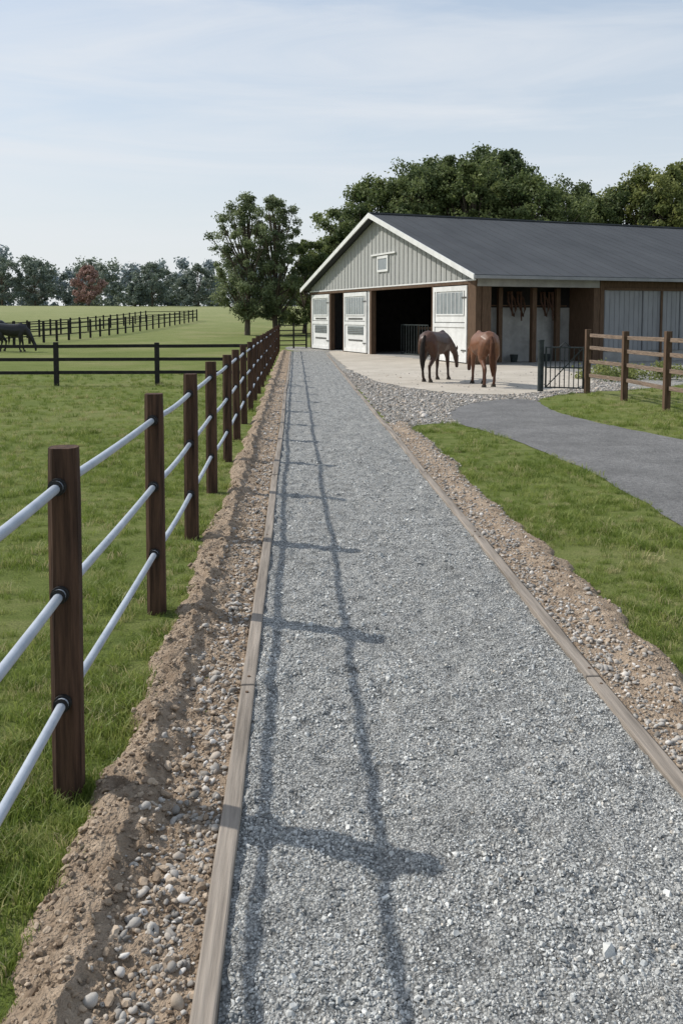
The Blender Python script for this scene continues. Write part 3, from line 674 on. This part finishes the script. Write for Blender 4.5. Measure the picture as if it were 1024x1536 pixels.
def coat(name,c1,c2,leg,low=.35,hi=.8):
    m=noisy(name,c1,c2,scale=2.2,rough=.45,bump=.05,bscale=60,spec=.4);nt=m.node_tree;L=nt.links;b=nt.nodes['Principled BSDF']
    src=b.inputs['Base Color'].links[0].from_socket;tc=[n for n in nt.nodes if n.type=='TEX_COORD'][0]
    sp=N(nt,'ShaderNodeSeparateXYZ');L.new(tc.outputs['Object'],sp.inputs[0])
    mr=N(nt,'ShaderNodeMapRange');mr.inputs[1].default_value=low;mr.inputs[2].default_value=hi;L.new(sp.outputs[2],mr.inputs[0])
    mx=N(nt,'ShaderNodeMix',data_type='RGBA');mx.inputs[6].default_value=(*leg,1);L.new(src,mx.inputs[7]);L.new(mr.outputs[0],mx.inputs[0])
    L.new(mx.outputs[2],b.inputs['Base Color']);return m
M['hoof']=noisy('hoof_horn',(.03,.025,.02),(.08,.07,.06))
bay=coat('bay_coat',(.040,.018,.011),(.095,.043,.025),(.03,.014,.01))
ches=coat('chestnut_coat',(.13,.055,.027),(.21,.092,.046),(.08,.033,.02))
blk=coat('black_coat',(.010,.010,.012),(.024,.024,.028),(.012,.012,.012))
hairb=noisy('black_hair',(.01,.008,.007),(.035,.025,.02),scale=30,stretch=(1,1,.1),bump=.8);hairc=noisy('auburn_hair',(.05,.02,.01),(.12,.05,.025),scale=30,stretch=(1,1,.1),bump=.8)
horse('bay_horse',(4.10,25.1),58,bay,hairb,'low',.10,turn=-.10,sc=.97)
horse('chestnut_horse',(5.10,23.4),92,ches,hairc,'low',-.07,turn=.05,sc=.98)
horse('black_horse',(-16.6,48),175,blk,hairb,'low',.05,sc=1.1)
horse('black_horse',(-14.9,46.5),12,blk,hairb,'graze',-.08,sc=1.0)
# ---------------------------------------------------------------- world & sun
w=bpy.data.worlds.new('World');S.world=w;w.use_nodes=True;nt=w.node_tree;L=nt.links
for n in list(nt.nodes): nt.nodes.remove(n)
ST=.15
out=N(nt,'ShaderNodeOutputWorld');bg=N(nt,'ShaderNodeBackground');bg.inputs[1].default_value=ST
sky=N(nt,'ShaderNodeTexSky');sky.sky_type='NISHITA';sky.sun_disc=False;sky.sun_elevation=R(43);sky.sun_rotation=R(-66.4);sky.air_density=1.0;sky.dust_density=1.5;sky.ozone_density=1.0
tc=N(nt,'ShaderNodeTexCoord');sx=N(nt,'ShaderNodeSeparateXYZ');L.new(tc.outputs['Generated'],sx.inputs[0])
hz=N(nt,'ShaderNodeMapRange');hz.inputs[1].default_value=0;hz.inputs[2].default_value=.45;hz.inputs[3].default_value=.95;hz.inputs[4].default_value=.45;L.new(sx.outputs[2],hz.inputs[0])
hc=ramp(nt,[(0,(.85,.875,.885)),(.2,(.73,.80,.865)),(.6,(.50,.64,.80))]);L.new(sx.outputs[2],hc.inputs[0])
hs=N(nt,'ShaderNodeVectorMath',operation='SCALE');L.new(hc.outputs[0],hs.inputs[0]);hs.inputs['Scale'].default_value=.95/ST
m1=N(nt,'ShaderNodeMix',data_type='RGBA');L.new(hz.outputs[0],m1.inputs[0]);L.new(sky.outputs[0],m1.inputs[6]);L.new(hs.outputs[0],m1.inputs[7])
mp=N(nt,'ShaderNodeMapping');mp.inputs['Scale'].default_value=(1.0,1.0,8);mp.inputs['Rotation'].default_value=(R(7),R(8),0);L.new(tc.outputs['Generated'],mp.inputs[0])
n1=N(nt,'ShaderNodeTexNoise',Scale=2.0,Detail=10,Roughness=.58,Distortion=.7);L.new(mp.outputs[0],n1.inputs['Vector'])
r=ramp(nt,[(.42,(0,0,0)),(.70,(1,1,1))]);L.new(n1.outputs['Fac'],r.inputs[0])
ml=N(nt,'ShaderNodeMath',operation='MULTIPLY');L.new(r.outputs[0],ml.inputs[0]);ml.inputs[1].default_value=.65
mx=N(nt,'ShaderNodeMix',data_type='RGBA');L.new(ml.outputs[0],mx.inputs[0]);L.new(m1.outputs[2],mx.inputs[6]);mx.inputs[7].default_value=(.80/ST,.83/ST,.87/ST,1)
L.new(mx.outputs[2],bg.inputs[0]);L.new(bg.outputs[0],out.inputs[0])
sd=bpy.data.lights.new('sun','SUN');sd.energy=4.0;sd.angle=R(.7);sd.color=(1,.955,.88);so=link(bpy.data.objects.new('sun',sd))
el=R(43);dirv=Vector((-.917*math.cos(el),.4*math.cos(el),math.sin(el)));so.rotation_euler=dirv.to_track_quat('Z','Y').to_euler();so.location=(-20,10,30)
# ---------------------------------------------------------------- camera
cd=bpy.data.cameras.new('camera');cam=link(bpy.data.objects.new('camera',cd));cd.sensor_fit='VERTICAL';cd.sensor_height=36;cd.sensor_width=24
cd.lens=1300/1536*36;cd.clip_end=6000;cd.clip_start=.05;cd.shift_y=-194/1536
cam.location=(0,0,1.9);cam.rotation_euler=(R(90-4.4),0,R(-3.04));S.camera=cam
S.view_settings.view_transform='Standard';S.view_settings.look='None';S.view_settings.exposure=0
